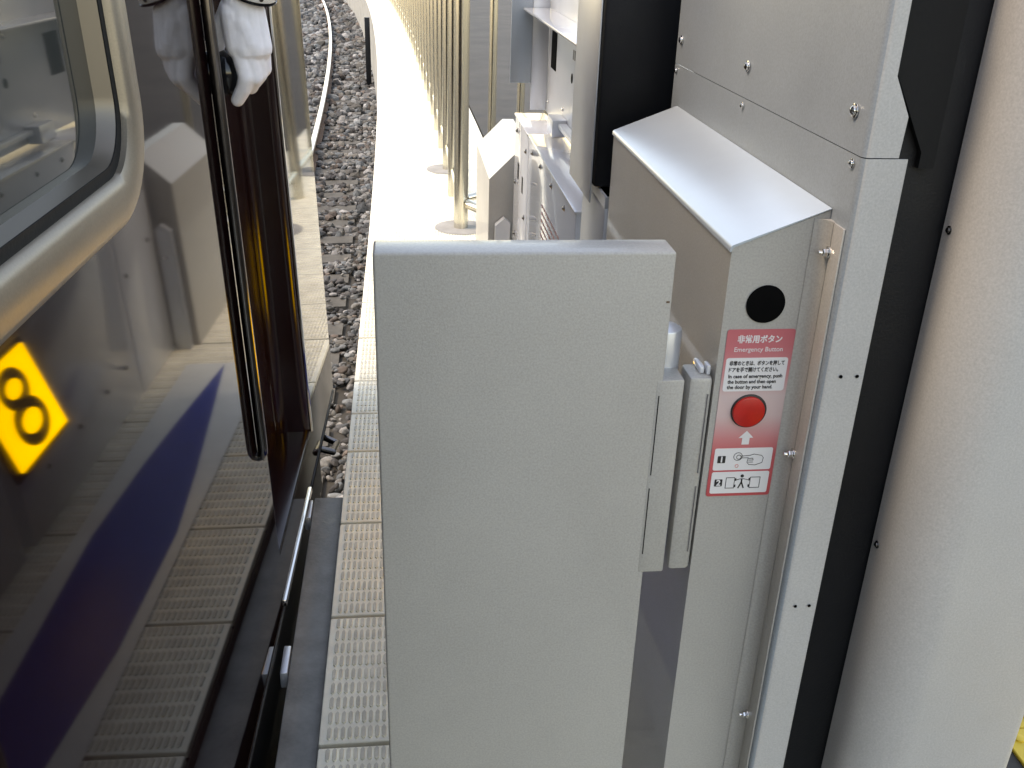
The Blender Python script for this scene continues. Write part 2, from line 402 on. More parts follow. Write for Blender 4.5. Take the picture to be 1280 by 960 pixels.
# bright sill trim along the door and lower edge
bm = B(); box(bm, -.03, .006, 2.06, 2.62, -.008, .012, bev=.003); obj('step_plate', bm, 'chrome', train)
bm = B(); box(bm, -.03, .004, -6, 2.055, -.014, .0, bev=.003); obj('lower_trim', bm, 'black_paint', train)
bm = B(); box(bm, -.03, .004, 2.625, END-.06, -.014, .0, bev=.003); obj('lower_trim', bm, 'black_paint', train)
bm = B(); tube(bm, [(-.03,END-.42,-.05),(.03,END-.42,-.07),(.03,END-.30,-.10),(-.03,END-.28,-.08)], .012, 10); obj('step_iron', bm, 'dark_chrome', train)
# window
wf = None
def ring(bm, o, i, x0, x1):
    n = len(o); L = [[bm.verts.new((x,p[0],p[1])) for p in q] for q, x in ((o,x0),(o,x1),(i,x1),(i,x0))]
    for a in range(3):
        for k in range(n): bm.faces.new((L[a][k], L[a][(k+1)%n], L[a+1][(k+1)%n], L[a+1][k]))
bm = B()
O = rrect(WY0, WY1, WZ0, WZ1, .15, 10); I = rrect(WY0+.064, WY1-.064, WZ0+.064, WZ1-.064, .09, 10)
Mi = rrect(WY0+.012, WY1-.012, WZ0+.012, WZ1-.012, .139, 10); Mj = rrect(WY0+.052, WY1-.052, WZ0+.052, WZ1-.052, .10, 10)
L = [[bm.verts.new((x,p[0],p[1])) for p in q] for q, x in ((O,-.002),(O,.004),(Mi,.011),(Mj,.011),(I,.004),(I,-.010))]
for a, b in zip(L, L[1:]):
    for k in range(len(a)): bm.faces.new((a[k], a[(k+1)%len(a)], b[(k+1)%len(a)], b[k]))
wfr = obj('window_frame', bm, 'bronze_metal', train, angle=60)
bm = B(); J = rrect(WY0+.079, WY1-.079, WZ0+.079, WZ1-.079, .082, 10); ring(bm, I, J, -.012, -.004); obj('gasket', bm, 'rubber', wfr)
bm = B(); K = rrect(WY0+.084, WY1-.084, WZ0+.084, WZ1-.084, .078, 10)
L = [[bm.verts.new((x,p[0],p[1])) for p in q] for q, x in ((J,-.006),(K,-.030))]
for k in range(len(J)): bm.faces.new((L[0][k], L[0][(k+1)%len(J)], L[1][(k+1)%len(J)], L[1][k]))
obj('inner_rim', bm, 'dark_bronze', wfr)
bm = B(); bm.faces.new([bm.verts.new((-.030,p[0],p[1])) for p in rrect(WY0+.076, WY1-.076, WZ0+.076, WZ1-.076, .08, 10)]); obj('pane', bm, 'glass', train, smooth=False)
# crew door recess: rounded jambs, door leaf with an open window
dep = .095
def jamb(bm, y_out, sgn, rad=.022):
    P = [(0, y_out-sgn*.0)]
    P = [(-rad+rad*math.sin(R(90-a)), y_out+sgn*(rad-rad*math.sin(R(90-a)) if False else rad*(1-math.cos(R(a))))) for a in range(0, 91, 15)]
    P = [(-rad*(1-math.cos(R(a))), y_out+sgn*rad*math.sin(R(a))) for a in range(0, 91, 15)] + [(-dep+.03, y_out+sgn*rad)] + [(-dep+.03-.03*math.sin(R(a)), y_out+sgn*(rad+.03*(1-math.cos(R(a))))) for a in (30,60,90)]
    rows = [[bm.verts.new((p[0],p[1],z)) for p in P] for z in (DZ0, DZ1)]
    for k in range(len(P)-1): bm.faces.new((rows[0][k],rows[0][k+1],rows[1][k+1],rows[1][k]))
bm = B(); jamb(bm, DY0, 1); obj('door_jamb', bm, 'maroon_inner', train, angle=60)
bm = B(); jamb(bm, DY1, -1); obj('door_jamb', bm, 'maroon_inner', train, angle=60)
bm = B(); box(bm, -dep-.02, 0.0, DY0+.001, DY1-.001, DZ0-.02, DZ0, bev=.004); obj('door_sill', bm, 'maroon_inner', train)
bm = B(); box(bm, -dep-.02, -.001, DY0+.001, DY1-.001, DZ1, DZ1+.02); obj('door_header', bm, 'maroon_inner', train)
bm = B(); yA, yB = DY0+.03, DY1-.03
for q in ((yA, yB, DZ0, 1.42), (yA, yB, 1.95, DZ1), (yA, DY0+.10, 1.42, 1.95), (DY1-.10, yB, 1.42, 1.95)): box(bm, -dep-.03, -dep-.001, *q)
dl = obj('crew_door', bm, 'maroon_inner', train, smooth=False)
bm = B(); tube(bm, [(-dep+.012, DY0+.16, .55), (-dep+.05, DY0+.16, .58), (-dep+.05, DY0+.16, 1.15), (-dep+.012, DY0+.16, 1.18)], .011, 12); obj('door_handle', bm, 'dark_chrome', dl)
bm = B(); tube(bm, [(.003, DY1+.002, DZ0-.01), (.003, DY1+.002, DZ1+.01)], .0055, 8); obj('door_trim', bm, 'chrome', train)
# vertical grab rail with bent ends
a0 = tr(254, 0, .0125); a1 = tr(331, 556, .0125); ry = (a0[0]+a1[0])/2
zt, zb = 2.0, a1[1]
bm = B(); tube(bm, [(-.004, ry, zb-.016), (.008, ry, zb-.013), (.0115, ry, zb-.006), (.0125, ry, zb+.012), (.0125, ry, zt-.015), (.012, ry, zt), (-.002, ry, zt+.01)], .0115, 18); obj('grab_rail', bm, 'dark_chrome', train)

# ================================================================== CREW MEMBER (gloved hand in view, the rest inside the cab)
def blob(name, caps, voxel, m, parent, smooth_it=4):
    bm = B()
    for p0, r0, p1, r1 in caps:
        p0, p1 = Vector(p0), Vector(p1); d = p1-p0; L = d.length; N = 7
        u_ = d.normalized()
        pts, rad = [], []
        for k in range(4): a = R(90-30*k*.98); pts.append(p0-u_*r0*math.sin(a)); rad.append(max(r0*math.cos(a), r0*.05))
        for k in range(3, -1, -1): a = R(90-30*k*.98); pts.append(p1+u_*r1*math.sin(a)); rad.append(max(r1*math.cos(a), r1*.05))
        tube(bm, pts, rad, 16)
    o = obj(name+'_src', bm, m)
    rm = o.modifiers.new('r', 'REMESH'); rm.mode = 'VOXEL'; rm.voxel_size = voxel
    sm = o.modifiers.new('s', 'SMOOTH'); sm.iterations = smooth_it; sm.factor = .5
    dg = bpy.context.evaluated_depsgraph_get(); me = bpy.data.meshes.new_from_object(o.evaluated_get(dg)); me.name = name
    bpy.data.objects.remove(o)
    me.polygons.foreach_set('use_smooth', [True]*len(me.polygons)); me.materials.clear(); me.materials.append(MATS[m])
    return link(bpy.data.objects.new(name, me), parent)
per = empty('person', (0,0,0), 'crew member in a white cotton glove holding a black knob at the train door', 'person'); per.matrix_world = TM
SH = 2.04                                     # where along the train the hand is
def hp(u, v, ds=0):                           # pixel -> (x, y, z) in train axes on the plane y = SH+ds
    r = px(u+3, v); o = Vector((0,0,H))-TP; t = (SH+ds-o.dot(TD))/r.dot(TD); q = o+r*t
    return (q.dot(TN), q.dot(TD), q.dot(TU))
caps = [
 (hp(292,-45,.012), .030, hp(297,6,.002), .031),           # wrist
 (hp(290,16,.0), .028, hp(296,58,.0), .027), (hp(299,8,.0), .029, hp(304,60,-.003), .027), (hp(306,10,.002), .028, hp(314,60,.0), .026), (hp(312,14,.006), .026, hp(323,60,.008), .023),   # back of the hand
 (hp(300,26,-.004), .027, hp(310,54,-.004), .026),
 (hp(297,60,-.003), .0205, hp(305,96,-.008), .0165), (hp(305,96,-.008), .0165, hp(302,110,.0), .0155), (hp(302,110,.0), .0155, hp(294,125,.012), .0135),   # index
 (hp(309,64,-.002), .019, hp(316,97,.0), .0155), (hp(316,97,.0), .0155, hp(311,109,.022), .0140), (hp(311,109,.022), .0140, hp(302,106,.046), .0125),
 (hp(318,66,.006), .018, hp(322,93,.012), .0150), (hp(322,93,.012), .0150, hp(315,103,.034), .0135), (hp(315,103,.034), .0135, hp(305,98,.055), .0120),
 (hp(325,66,.016), .0165, hp(328,86,.024), .0140), (hp(328,86,.024), .0140, hp(321,95,.046), .0125), (hp(321,95,.046), .0125, hp(311,92,.062), .0110),
 (hp(286,10,.012), .023, hp(273,36,.026), .0190), (hp(273,36,.026), .0190, hp(267,60,.044), .0160), (hp(267,60,.044), .0160, hp(271,78,.062), .0135),   # thumb
]
gl = blob('glove', caps, .0026, 'glove', per, 4)
wr = Vector(hp(297,-8)); 
cuffbm = B(); ax = Vector((.35,-.25,1)).normalized(); e1 = ax.orthogonal().normalized(); e2 = ax.cross(e1)
cc = Vector(hp(313,-17,.004))
tube(cuffbm, [cc-ax*.014, cc-ax*.012, cc+ax*.012, cc+ax*.014], [.044,.047,.047,.044], 28); ws = obj('wrist_band', cuffbm, 'cuff', per)
for k in range(14):
    a = 2*math.pi*k/14; bm = B(); dvec = e1*math.cos(a)+e2*math.sin(a)
    disc(bm, cc+dvec*.046+ax*(.005 if k % 2 else -.005), dvec, .0042, .0022, 10); obj('dot', bm, 'print_black', ws)
bm = B(); tube(bm, [cc-ax*.017, cc-ax*.0145], [.049,.049], 28); obj('band_rim', bm, 'black_gloss', ws)
sh, el, wrp = (-.22, 2.40, 1.50), (-.02, 2.24, 1.72), tuple(Vector(hp(294,-40,.012)))
body = [((-.38,2.42,.95), .13, (-.36,2.42,1.40), .15), ((-.20,2.40,1.46), .07, (-.52,2.44,1.46), .07), ((-.36,2.42,1.45), .06, (-.35,2.40,1.62), .055),
        ((-.34,2.38,1.70), .085, (-.34,2.37,1.76), .09), (sh, .06, el, .045), (el, .045, wrp, .03),
        ((-.54,2.44,1.44), .06, (-.60,2.42,1.15), .045), ((-.60,2.42,1.15), .045, (-.56,2.30,.92), .033),
        ((-.31,2.42,.90), .095, (-.30,2.42,.48), .065), ((-.30,2.42,.48), .065, (-.30,2.43,.10), .045), ((-.46,2.42,.90), .095, (-.47,2.42,.48), .065), ((-.47,2.42,.48), .065, (-.47,2.43,.10), .045),
        ((-.30,2.43,.075), .04, (-.30,2.30,.07), .035), ((-.47,2.43,.075), .04, (-.47,2.30,.07), .035)]
blob('body', body, .012, 'skin', per)
jack = [(p, r+.012, q, s+.012) for (p,r,q,s) in body[0:2]+[body[4], body[6], body[7]]] + [(el, .058, tuple(Vector(wrp)*.88+Vector(el)*.12), .045)]
blob('jacket', jack, .012, 'uniform', per)
blob('trousers', [(p, r+.01, q, s+.012) for (p,r,q,s) in body[8:12]], .012, 'uniform', per)
blob('cap', [((-.34,2.38,1.80), .095, (-.34,2.37,1.83), .095), ((-.34,2.30,1.80), .05, (-.34,2.26,1.79), .04)], .010, 'uniform', per)
# black knob on its stalk at the door post
kc = Vector(hp(281,91,.040)); bm = B()
bmesh.ops.create_uvsphere(bm, u_segments=24, v_segments=16, radius=.037, matrix=Matrix.Translation(kc) @ Matrix.Diagonal((1,1,1.2,1))); kb = obj('door_knob', bm, 'black_gloss', train)
bm = B(); tube(bm, [kc, (-.004, DY0-.012+.0, kc.z-.01)], [.014,.014], 12) if False else tube(bm, [kc, kc+Vector((-.02,.05,-.01)), (-.093, DY0+.17, kc.z-.02)], .012, 12); obj('stalk', bm, 'dark_chrome', kb)

# ================================================================== SWING GATE
sg = empty('swing_gate', (.157, 1.23, 0), 'pale grey swing gate leaf standing across the platform edge', 'gate')
bm = B(); box(bm, -.043-.157, .357-.157, -.030, .030, .05, 1.2165, bev=.0038, seg=3); obj('leaf', bm, 'paint', sg)
def gbox(name, m, x0,x1,y0,y1,z0,z1, bev=.002, parent=sg, org=(.157,1.23,0)):
    bm = B(); box(bm, x0-org[0],x1-org[0],y0-org[1],y1-org[1],z0-org[2],z1-org[2],bev=bev); return obj(name, bm, m, parent)
gbox('hinge_leaf', 'paint', .3470,.3875,1.1993,1.250,.70,1.029, .0025)
for (z0,z1) in ((.875,1.005),(.735,.852)): gbox('slot', 'dark_hole', .3515,.3528,1.1985,1.1998,z0,z1, 0)
bm = B(); disc(bm, (.372-.157,1.262-1.23,1.0), (0,0,1), .022, .085, 24, dome=.006); obj('hinge_barrel', bm, 'galvanised', sg)
gbox('floor_bolt', 'dark_chrome', .33,.345,1.262,1.277,.0,.35, .003)

# ================================================================== EMERGENCY BUTTON HOUSING
eh = empty('button_housing', (.495, 1.2, 0), 'grey metal housing with sloping lid and red emergency button on its face', 'housing')
EO = Vector((.495,1.2,0))
def loc(*p): return tuple(Vector(p)-EO)
bm = B(); prism(bm, [(.431-.495,0),(.5595-.495,0),(.5595-.495,1.2735),(.431-.495,1.2215)], 0, .79, 'y')
# the lid is its own sheet
bevel_all(bm, .004, 2); obj('case', bm, 'paint', eh)
bm = B(); prism(bm, [(.4295-.495,1.2170),(.4325-.495,1.2232),(.5590-.495,1.2752),(.5590-.495,1.2762),(.4310-.495,1.2262),(.4285-.495,1.2232),(.4280-.495,1.2170)], -.002, .792, 'y'); obj('lid', bm, 'lid_metal', eh, angle=80)
gbox('side_flange', 'paint', .5565,.5598,1.149,1.1795,0,1.262, .001, eh, EO)
bm = B(); fr = .0185
prism(bm, [(.5598-.495,1.1995-1.2),(.538-.495,1.1995-1.2)] + [(.538+fr*math.sin(R(a))-.495, 1.1985-fr*(1-math.cos(R(a)))-1.2) for a in range(0,91,10)] + [(.5598-.495,1.1800-1.2)], 0, 1.262, 'z'); obj('corner_fillet', bm, 'paint', eh, angle=40)
for z in (1.221,.915,.412):
    bm = B(); disc(bm, loc(.5565,1.182,z), (-1,0,0), .0085, .0015, 16); disc(bm, loc(.555,1.182,z), (-1,0,0), .0055, .006, 6, dome=.001); disc(bm, loc(.549,1.182,z), (-1,0,0), .003, .006, 10); obj('bolt', bm, 'chrome', eh)
gbox('hinge_leaf', 'paint', .3955,.4305,1.202,1.255,.70,1.031, .007, eh, EO)
for (z0,z1) in ((.875,1.005),(.735,.852)): gbox('slot', 'print_grey', .4235,.4246,1.2002,1.2022,z0,z1, 0, eh, EO)
gbox('latch', 'paint_smooth', .412,.420,1.215,1.250,1.031,1.042, .003, eh, EO); gbox('latch', 'paint_smooth', .421,.427,1.210,1.228,1.031,1.046, .002, eh, EO)
# camera hole
bm = B(); disc(bm, loc(.4885,1.1995,1.142), (0,-1,0), .0275, .0015, 36); obj('sensor_window', bm, 'dark_hole', eh)
# sticker
SZ, SX = .970, .489
st = bpy.data.objects.new('sticker', None); 
bm = B()
def sheet(bm, pts, y): bm.faces.new([bm.verts.new((p[0], y, p[1])) for p in pts])
def plate(bm, pts, y0, y1): prism(bm, pts, y0, y1, 'y')
plate(bm, rrect(-.049,.049,-.135,.135,.004), 0, -.0006)
st = obj('sticker', bm, 'sticker_print', eh, smooth=False); st.location = loc(SX, 1.1996, SZ)
def sprint(name, polys, m, y=-.0010):
    bm = B()
    for p in polys: plate(bm, p, -.0004, y)
    return obj(name, bm, m, st, smooth=False)
sprint('text_panel', [rrect(-.0455,.0445,.040,.092,.004)], 'print_white')
sprint('step_panel', [rrect(-.044,.044,-.090,-.053,.003)], 'print_white')
sprint('step_panel', [rrect(-.044,.044,-.130,-.093,.003)], 'print_white')
sprint('arrow', [[(-.011,-.036),(.011,-.036),(0,-.0245)], [(-.0055,-.0470),(.0055,-.0470),(.0055,-.0358),(-.0055,-.0358)]], 'print_white')
def text(body, x, z, size, m, parent, y=-.0014, width=None, align='CENTER', bold=.0, name='lettering'):
    cu = bpy.data.curves.new('lettering', 'FONT'); cu.body = body; cu.size = size; cu.align_x = align; cu.align_y = 'CENTER'; cu.extrude = .0002; cu.offset = bold; cu.resolution_u = 3
    t = bpy.data.objects.new('t', cu); link(t)
    dg = bpy.context.evaluated_depsgraph_get(); me = bpy.data.meshes.new_from_object(t.evaluated_get(dg)); bpy.data.objects.remove(t)
    me.name = name; me.materials.clear(); me.materials.append(MATS[m])
    o = bpy.data.objects.new(name, me); link(o, parent)
    s = 1
    if width and me.vertices:
        xs = [v_.co.x for v_ in me.vertices]; s = width/(max(xs)-min(xs))
    o.rotation_euler = (R(90),0,0); o.location = (x, y, z); o.scale = (s,1,1)
    return o
text('非常用ボタン', -.001, .1195, .0125, 'print_white', st, y=-.0008, width=.064, bold=.0003)
text('Emergency Button', -.001, .1045, .0098, 'print_white', st, y=-.0008, width=.070)
text('非常のときは、ボタンを押して', 0, .0835, .0078, 'print_black', st, width=.080, bold=.00015)
text('ドアを手で開けてください。', -.003, .0735, .0078, 'print_black', st, width=.072, bold=.00015)
text('In case of emergency, push', 0, .0635, .0080, 'print_black', st, width=.079, bold=.00015)
text('the button and then open', -.004, .0550, .0080, 'print_black', st, width=.071, bold=.00015)
text('the door by your hand.', -.006, .0465, .0080, 'print_black', st, width=.067, bold=.00015)
# step numbers in black squares
def strokes(polyl, w_, m, name, y=-.0014):
    bm = B()
    for pl in polyl:
        for a, b in zip(pl, pl[1:]):
            a, b = Vector((*a,0)), Vector((*b,0)); d = (b-a).normalized(); n = Vector((-d.y,d.x,0))*w_/2; a = a-d*w_*.3; b = b+d*w_*.3
            plate(bm, [((a+n).x,(a+n).y),((b+n).x,(b+n).y),((b-n).x,(b-n).y),((a-n).x,(a-n).y)], -.0009, y)
    return obj(name, bm, m, st, smooth=False)
for zc, d in ((-.0715,'1'), (-.1115,'2')):
    sprint('number_square', [rrect(-.0385,-.0265,zc-.006,zc+.006,.001)], 'print_black', -.0013)
    text(d, -.0325, zc, .0135, 'print_white', st, y=-.0017, bold=.0004, name='number')
def circ(x, z, r, n=16): return [(x+r*math.cos(2*math.pi*k/n), z+r*math.sin(2*math.pi*k/n)) for k in range(n+1)]
strokes([circ(-.008,-.067,.0065), circ(-.0065,-.068,.0035), [(-.004,-.0665),(.010,-.0655),(.016,-.0635),(.028,-.066),(.031,-.070),(.030,-.078),(.020,-.082),(.010,-.081),(.007,-.077),(.008,-.0695),(-.003,-.0695)],
         [(.009,-.0705),(.015,-.0705),(.016,-.0735),(.009,-.0735)], [(.009,-.077),(.016,-.077)]], .0008, 'print_black', 'press_icon')
strokes([circ(-.008,-.083,.0025,10)], .0006, 'pale_red', 'press_ring')
strokes([[(-.021,-.103),(-.008,-.103),(-.008,-.121),(-.021,-.121),(-.021,-.103)], [(.016,-.103),(.031,-.103),(.031,-.121),(.016,-.121),(.016,-.103)],
         [(-.006,-.1075),(0,-.1055),(.006,-.1055),(.013,-.1075)], [(.003,-.106),(.003,-.112)]], .0009, 'print_black', 'open_door_icon')
strokes([[(.003,-.111),(-.001,-.121)], [(.003,-.111),(.007,-.121)], [(-.0065,-.105),(-.0065,-.108)], [(-.0065,-.116),(-.0065,-.119)], [(.0145,-.105),(.0145,-.108)], [(.0145,-.116),(.0145,-.119)], [(.003,-.1055),(.003,-.112)]], .0022, 'print_black', 'open_door_icon')
sprint('open_door_icon', [[p for p in circ(.003,-.1005,.0027,10)[:-1]]], 'print_black', -.0015)
# red button in its black ring
bm = B(); disc(bm, loc(.4865,1.1995,.9785), (0,-1,0), .0265, .0030, 40); br = obj('button_ring', bm, 'print_black', eh)
bm = B(); disc(bm, loc(.4855,1.1968,.9785), (0,-1,0), .0238, .0045, 40); obj('button', bm, 'button_red', eh)

# ================================================================== TALL CABINET BEHIND THE HOUSING
tc_ = empty('tall_cabinet', (.58, 1.6, 0), 'tall silver grey cabinet with screwed panels rising behind the button housing', 'cabinet'); TO = Vector((.58,1.6,0))
def tloc(*p): return tuple(Vector(p)-TO)
def bent_sheet(zpts, mname, name):
    """side sheet facing the track bent round its near corner into a narrow end strip; zpts: (z, right end of strip)"""
    bm = B(); rows = []
    r = .009
    for z, xr in zpts:
        P = [(.560, 2.04), (.560, 1.139+r+.004), (.560, 1.139+r)] + [(.560+r*(1-math.cos(R(a))), 1.139+r*(1-math.sin(R(a)))) for a in range(15, 91, 15)] + [(.560+r+.002, 1.139), (xr, 1.139)]
        rows.append([bm.verts.new(tloc(p[0],p[1],z)) for p in P])
    for a, b in zip(rows, rows[1:]):
        for k in range(len(a)-1): bm.faces.new((a[k],a[k+1],b[k+1],b[k]))
    bmesh.ops.recalc_face_normals(bm, faces=bm.faces[:]); bmesh.ops.solidify(bm, geom=bm.faces[:], thickness=.0018)
    o = obj(name, bm, mname, tc_, angle=40); o.data.materials.append(MATS['cream_and_warm_light'])
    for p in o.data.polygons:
        if abs(p.normal.y) > .8: p.material_index = 1  # warm light from behind the camera, put into the end strip's colour
    return o
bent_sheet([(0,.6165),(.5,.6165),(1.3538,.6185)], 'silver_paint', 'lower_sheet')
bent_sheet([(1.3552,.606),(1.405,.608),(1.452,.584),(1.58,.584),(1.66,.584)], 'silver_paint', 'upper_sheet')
for y_, z in ((1.181,1.405),(1.593,1.405),(2.004,1.403),(1.164,1.343),(1.596,1.342),(2.024,1.342)):
    big = z > 1.38
    screw(tc_, tloc(.559, y_, z), (-1,0,0), .0062 if big else .0042)
for x, z in ((.585,1.059),(.608,1.059),(.583,.671),(.605,.671)):
    bm = B(); disc(bm, tloc(x,1.1378,z), (0,-1,0), .0026, .0006, 12); obj('screw_hole', bm, 'dark_hole', tc_)
def tbox(name, m, x0,x1,y0,y1,z0,z1,bev=.003): return gbox(name, m, x0,x1,y0,y1,z0,z1,bev,tc_,TO)
tbox('black_core', 'black_paint', .596,.90,1.165,2.03,0.0,1.655,.004)
bm = B(); prism(bm, [(.586-.58,1.46),(.640-.58,1.36),(.640-.58,1.34),(.66-.58,1.34),(.66-.58,1.65),(.586-.58,1.65)], 1.150-1.6, 1.160-1.6, 'y'); obj('gap_seal', bm, 'rubber', tc_)

# white rounded cover nearer the camera on the right
wc = empty('door_cover', (.80, 1.05, 0), 'tall cream white cover panel with rounded edge at the right of the black gap', 'cover panel'); WO = Vector((.80,1.05,0))
bm = B(); rr = .075
prof = [(.697, 1.16)] + [(.697, 1.05+rr+.003), (.697, 1.05+rr)] + [(.697+rr*(1-math.cos(R(a))), 1.05+rr*(1-math.sin(R(a)))) for a in range(9, 91, 9)] + [(.697+rr+.004, 1.05), (.952-.014,1.05), (.952-.01,1.05)] + [(.952-.01*(1-math.sin(R(a))), 1.05+.01*(1-math.cos(R(a)))) for a in (30,60,90)] + [(.952,1.16)]
prism(bm, [(p[0]-.80, p[1]-1.05) for p in prof], .02, 1.68, 'z'); obj('panel', bm, 'cream_and_warm_light', wc, angle=40)
gbox('paint_chip', 'rail_rust', .3490,.3535,1.1993,1.2003,1.145,1.1475, 0, sg, (.157,1.23,0))
for z, yy in ((1.262,1.145),(.775,1.145)): screw(wc, tuple(Vector((.6968,yy,z))-WO), (-1,0,0), .004, m='dark_chrome')

# ================================================================== EQUIPMENT FARTHER ALONG THE DOOR LINE
def thing_box(name, label, cat, x0,x1,y0,y1,z0,z1, m='galvanised', bev=.003, part='case'):
    e = empty(name, ((x0+x1)/2,(y0+y1)/2,z0), label, cat)
    bm = B(); o = Vector(e.location); box(bm, x0-o.x,x1-o.x,y0-o.y,y1-o.y,z0-o.z,z1-o.z,bev=bev); obj(part, bm, m, e)
    return e, o
# small open-topped box right behind the housing
e, o = thing_box('open_box', 'small open topped metal box between the housing and the low case', 'box', .431,.56,2.03,2.30,0,1.05)
for q in ((.431,.56,2.03,2.036),(.431,.56,2.294,2.30),(.431,.437,2.0365,2.2935),(.554,.56,2.0365,2.2935)):
    bm = B(); box(bm, q[0]-o.x,q[1]-o.x,q[2]-o.y,q[3]-o.y,1.0505,1.075); obj('rim', bm, 'galvanised', e, smooth=False)
bm = B(); box(bm, .45-o.x,.545-o.x,2.06-o.y,2.25-o.y,1.05,1.052); obj('opening', bm, 'dark_hole', e, smooth=False)
# low case in two lengths with lids, screws and red vent slots
e, o = thing_box('low_case', 'long white metal case with red slotted vents behind the swing gate', 'case', .4305,.62,2.37,3.362,0,.945, 'paint_smooth')
bm = B(); box(bm, .4255-o.x,.545-o.x,2.365-o.y,3.366-o.y,.9455,.952,bev=.002); obj('lid', bm, 'paint_smooth', e)
for k in range(4):
    for j, y_ in enumerate((2.55,2.80,3.05,3.25)):
        if k in (0,3): screw(e, (.4303-o.x, y_-o.y, .91-.25*k), (-1,0,0), .006, m='dark_chrome')
for i in range(5):
    for j in range(9):
        bm = B(); y_ = 2.62+j*.042; z = .80-i*.024; box(bm, .4292-o.x,.4302-o.x,y_-o.y,y_+.028-o.y,z,z+.007); obj('vent_slot', bm, 'vent_red', e, smooth=False)
e, o = thing_box('end_case', 'short white metal case at the far end of the vented case', 'case', .4295,.62,3.370,3.78,0,.943, 'paint_smooth')
bm = B(); box(bm, .4245-o.x,.545-o.x,3.368-o.y,3.785-o.y,.9435,.951,bev=.002); obj('lid', bm, 'paint_smooth', e)
for y_, z in ((3.42,.88),(3.70,.90),(3.72,.70),(3.42,.64),(3.70,.50),(3.42,.45)): screw(e, (.4293-o.x,y_-o.y,z), (-1,0,0), .007, m='dark_chrome')
for y_, z in ((3.64,.76),(3.50,.74)):
    bm = B(); box(bm, .4282-o.x,.4292-o.x,y_-.014-o.y,y_+.014-o.y,z-.03,z+.03); obj('knockout', bm, 'dark_hole', e, smooth=False)
# brightly lit box with sloping top beyond
e = empty('sloping_box', (.40,4.15,0), 'bright white box with sloping top beyond the metal cases', 'box')
bm = B(); prism(bm, [(-.065,.0),(.10,.0),(.10,.80),(.05,.80),(-.065,.685)], -.33, .35, 'y'); bevel_all(bm, .006, 2); obj('case', bm, 'paint', e)
# small grey post box in front of it
e = empty('junction_box', (.405,3.79,0), 'small blue grey box with pitched top beside the end case', 'box')
bm = B(); prism(bm, [(-.045,0),(.015,0),(.015,.515),(-.010,.535),(-.045,.505)], -.012, .025, 'y'); bevel_all(bm, .003, 1); obj('case', bm, 'galvanised', e)
screw(e, (-.005,-.013,.40), (0,-1,0), .005)
# open switch cabinet above the cases
sw = empty('switch_cabinet', (.50,3.1,.96), 'open metal switch cabinet with a shelf above the white cases', 'cabinet'); SO = Vector((.50,3.1,.96))
def sbox(name, m, *q, bev=.002): return gbox(name, m, *q, bev, sw, SO)
sbox('back_panel', 'galvanised', .550,.556,2.41,3.86,.953,1.6)
sbox('side_plate', 'silver_paint', .405,.485,3.80,3.806,1.06,1.6); sbox('side_plate', 'galvanised', .4855,.549,3.80,3.806,.96,1.6)
sbox('shelf', 'paint_smooth', .448,.549,2.42,3.79,1.322,1.330)
sbox('lower_rail', 'galvanised', .520,.549,2.42,3.30,.985,1.0); sbox('bracket', 'galvanised', .50,.5495,3.30,3.42,.953,1.01)
for q in ((4.30,1.17),): pass
sbox('cutout', 'dark_hole', .5485,.5499,3.60,3.72,1.13,1.27)
bm = B(); disc(bm, tuple(Vector((.5500,3.246,1.155))-SO), (-1,0,0), .016, .001, 20); obj('grommet', bm, 'dark_hole', sw)
for k in range(3): sbox('tag_mark', 'print_grey', .5488,.5499,3.17+.03*k,3.185+.03*k,1.215,1.245, bev=0)
for y_, z in ((2.6,1.02),(3.4,1.03),(3.75,1.0),(3.3,1.29),(2.9,1.02)): screw(sw, tuple(Vector((.5498,y_,z))-SO), (-1,0,0), .006)
# tall black slab with a metal cheek
bs = empty('black_post', (.51,2.24,1.0), 'tall matt black post with brushed metal cheek above the open box', 'post'); BO = Vector((.51,2.24,1.0))
gbox('core', 'black_paint', .4175,.585,2.10,2.395,1.0785,1.6,.008,bs,BO)
gbox('metal_cheek', 'galvanised', .4130,.4165,2.118,2.40,1.04,1.6,.001,bs,BO)
gbox('rear_plate', 'galvanised', .413,.585,2.3965,2.402,1.04,1.6,.001,bs,BO)
gbox('foot', 'black_paint', .47,.55,2.15,2.29,1.0535,1.078,.002,bs,BO)

# ================================================================== STOP SIGN AND FLOOR MARK
cs = empty('stop_sign', (.385, 2.406, .43), 'lit yellow plate with a black figure 8 leaning on the vented case', 'sign')
tilt = math.atan2(.07, .251)
cs.rotation_euler = (0, tilt, 0)
bm = B(); box(bm, -.006,.006,-.149,.149,-.1305,.1305,bev=.004); obj('plate', bm, 'sign_yellow', cs)
bm = B(); box(bm, .0065,.02,-.17,.17,-.15,.15,bev=.004); obj('backing', bm, 'black_paint', cs)
bm = B(); box(bm, .0205,.030,-.03,.03,-.05,.05); obj('mount', bm, 'black_paint', cs, smooth=False)
def annulus(bm, cy_, cz_, ry_, rz_, w_, x0, x1, n=36):
    L = []
    for x, k in ((x0,1),(x1,1),(x1,0),(x0,0)):
        L.append([bm.verts.new((x, cy_+(ry_ if k else ry_-w_)*math.cos(2*math.pi*i/n), cz_+(rz_ if k else rz_-w_)*math.sin(2*math.pi*i/n))) for i in range(n)])
    for a in range(4):
        b = (a+1)%4
        for i in range(n): bm.faces.new((L[a][i],L[a][(i+1)%n],L[b][(i+1)%n],L[b][i]))
bm = B(); annulus(bm, 0, .052, .076, .058, .032, -.0066, -.0061); annulus(bm, 0, -.047, .088, .066, .034, -.0069, -.0061); obj('figure', bm, 'print_black', cs, smooth=False)
fm = empty('floor_mark', (.17, 2.3, .0056), 'long blue arrow with white border stuck on the paving behind the swing gate', 'floor marking')
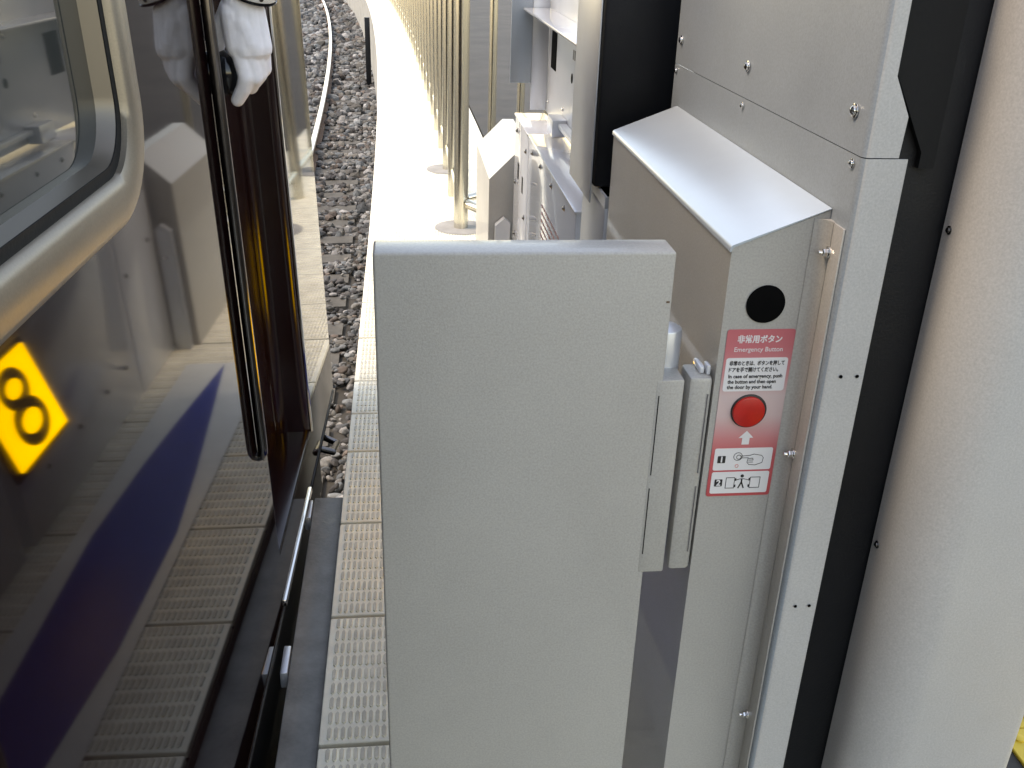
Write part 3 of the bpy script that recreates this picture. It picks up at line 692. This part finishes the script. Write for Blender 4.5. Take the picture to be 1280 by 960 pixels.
bm = B(); prism(bm, [(x-.17,y-2.3) for x, y in ((.005,1.29),(.335,1.29),(.335,3.61),(.012,3.61))], 0, .0008, 'z'); obj('white_border', bm, 'mark_white', fm, smooth=False)
bm = B(); prism(bm, [(x-.17,y-2.3) for x, y in ((.10,1.29),(.235,1.29),(.262,1.75),(.285,2.40),(.262,2.80),(.235,3.10),(.181,3.60),(.124,3.15),(.075,2.75),(.040,2.40),(.044,1.90))], .0012, .0020, 'z'); obj('blue_arrow', bm, 'mark_blue', fm, smooth=False)

# ================================================================== STEEL POLE FENCE
def pole_mesh(r, h):
    bm = B(); tube(bm, [(0,0,0),(0,0,h)], r, 20); return bm
def fence_pt(y): a = edge_a(y); return edge_x(y)+.525*math.cos(a), y+.525*math.sin(a)
fe = empty('pole_fence', (.32,5.48,0), 'long row of shiny steel poles curving away along the platform', 'fence'); FO = Vector((.32,5.48,0))
p0 = obj('pole', pole_mesh(.041, 2.1), 'stainless', fe); p0.location = (0,0,0)
bm = B(); disc(bm, (0,0,.001), (0,0,1), .15, .006, 32); r0 = obj('base_ring', bm, 'concrete', fe); r0.location = (0,0,0)
ys_ = [5.48+.74*k for k in range(27)]
pl_ = pole_mesh(.036, 2.1); pthin = obj('pole', pl_, 'stainless', fe); pthin.location = Vector((*fence_pt(ys_[1]),0))-FO
for k, y_ in enumerate(ys_):
    X, Y = fence_pt(y_)
    if k > 1: again(pthin, fe, Vector((X,Y,0))-FO)
    if k == 2: again(r0, fe, Vector((X,Y,0))-FO)
    if k:
        Xp, Yp = fence_pt(ys_[k-1])
        bm = B(); d = Vector((X-Xp,Y-Yp,0)); 
        tube(bm, [Vector((Xp,Yp,.17))-FO+d*.06, Vector((X,Y,.17))-FO-d*.06], .020, 10); obj('bottom_rail', bm, 'stainless', fe)
        bm = B(); tube(bm, [Vector((Xp,Yp,2.0))-FO+d*.06, Vector((X,Y,2.0))-FO-d*.06], .020, 10); obj('top_rail', bm, 'stainless', fe)
rf = empty('return_fence', (.52,5.62,0), 'short fence section with two thinner steel poles turning in behind the white box', 'fence'); RO = Vector((.52,5.62,0))
q0 = obj('pole', pole_mesh(.023, 2.1), 'stainless', rf); q0.location = Vector((.505,5.66,0))-RO
again(q0, rf, Vector((.690,5.84,0))-RO); again(q0, rf, Vector((.875,6.02,0))-RO)
for z in (.17, 2.0):
    bm = B(); tube(bm, [Vector((.352,5.51,z))-RO, Vector((.88,6.02,z))-RO], .022, 12); obj('rail', bm, 'stainless', rf)
bm = B(); tube(bm, [Vector((.36,5.45,.15))-RO, Vector((.60,5.02,.15))-RO], .028, 12); obj('rail', bm, 'stainless', rf)
# black box on the trackside far off
e, o = thing_box('trackside_post', 'slim black post at the far bend of the platform edge', 'post', -.66,-.57,18.4,18.5,-1.14,.06, 'black_paint')
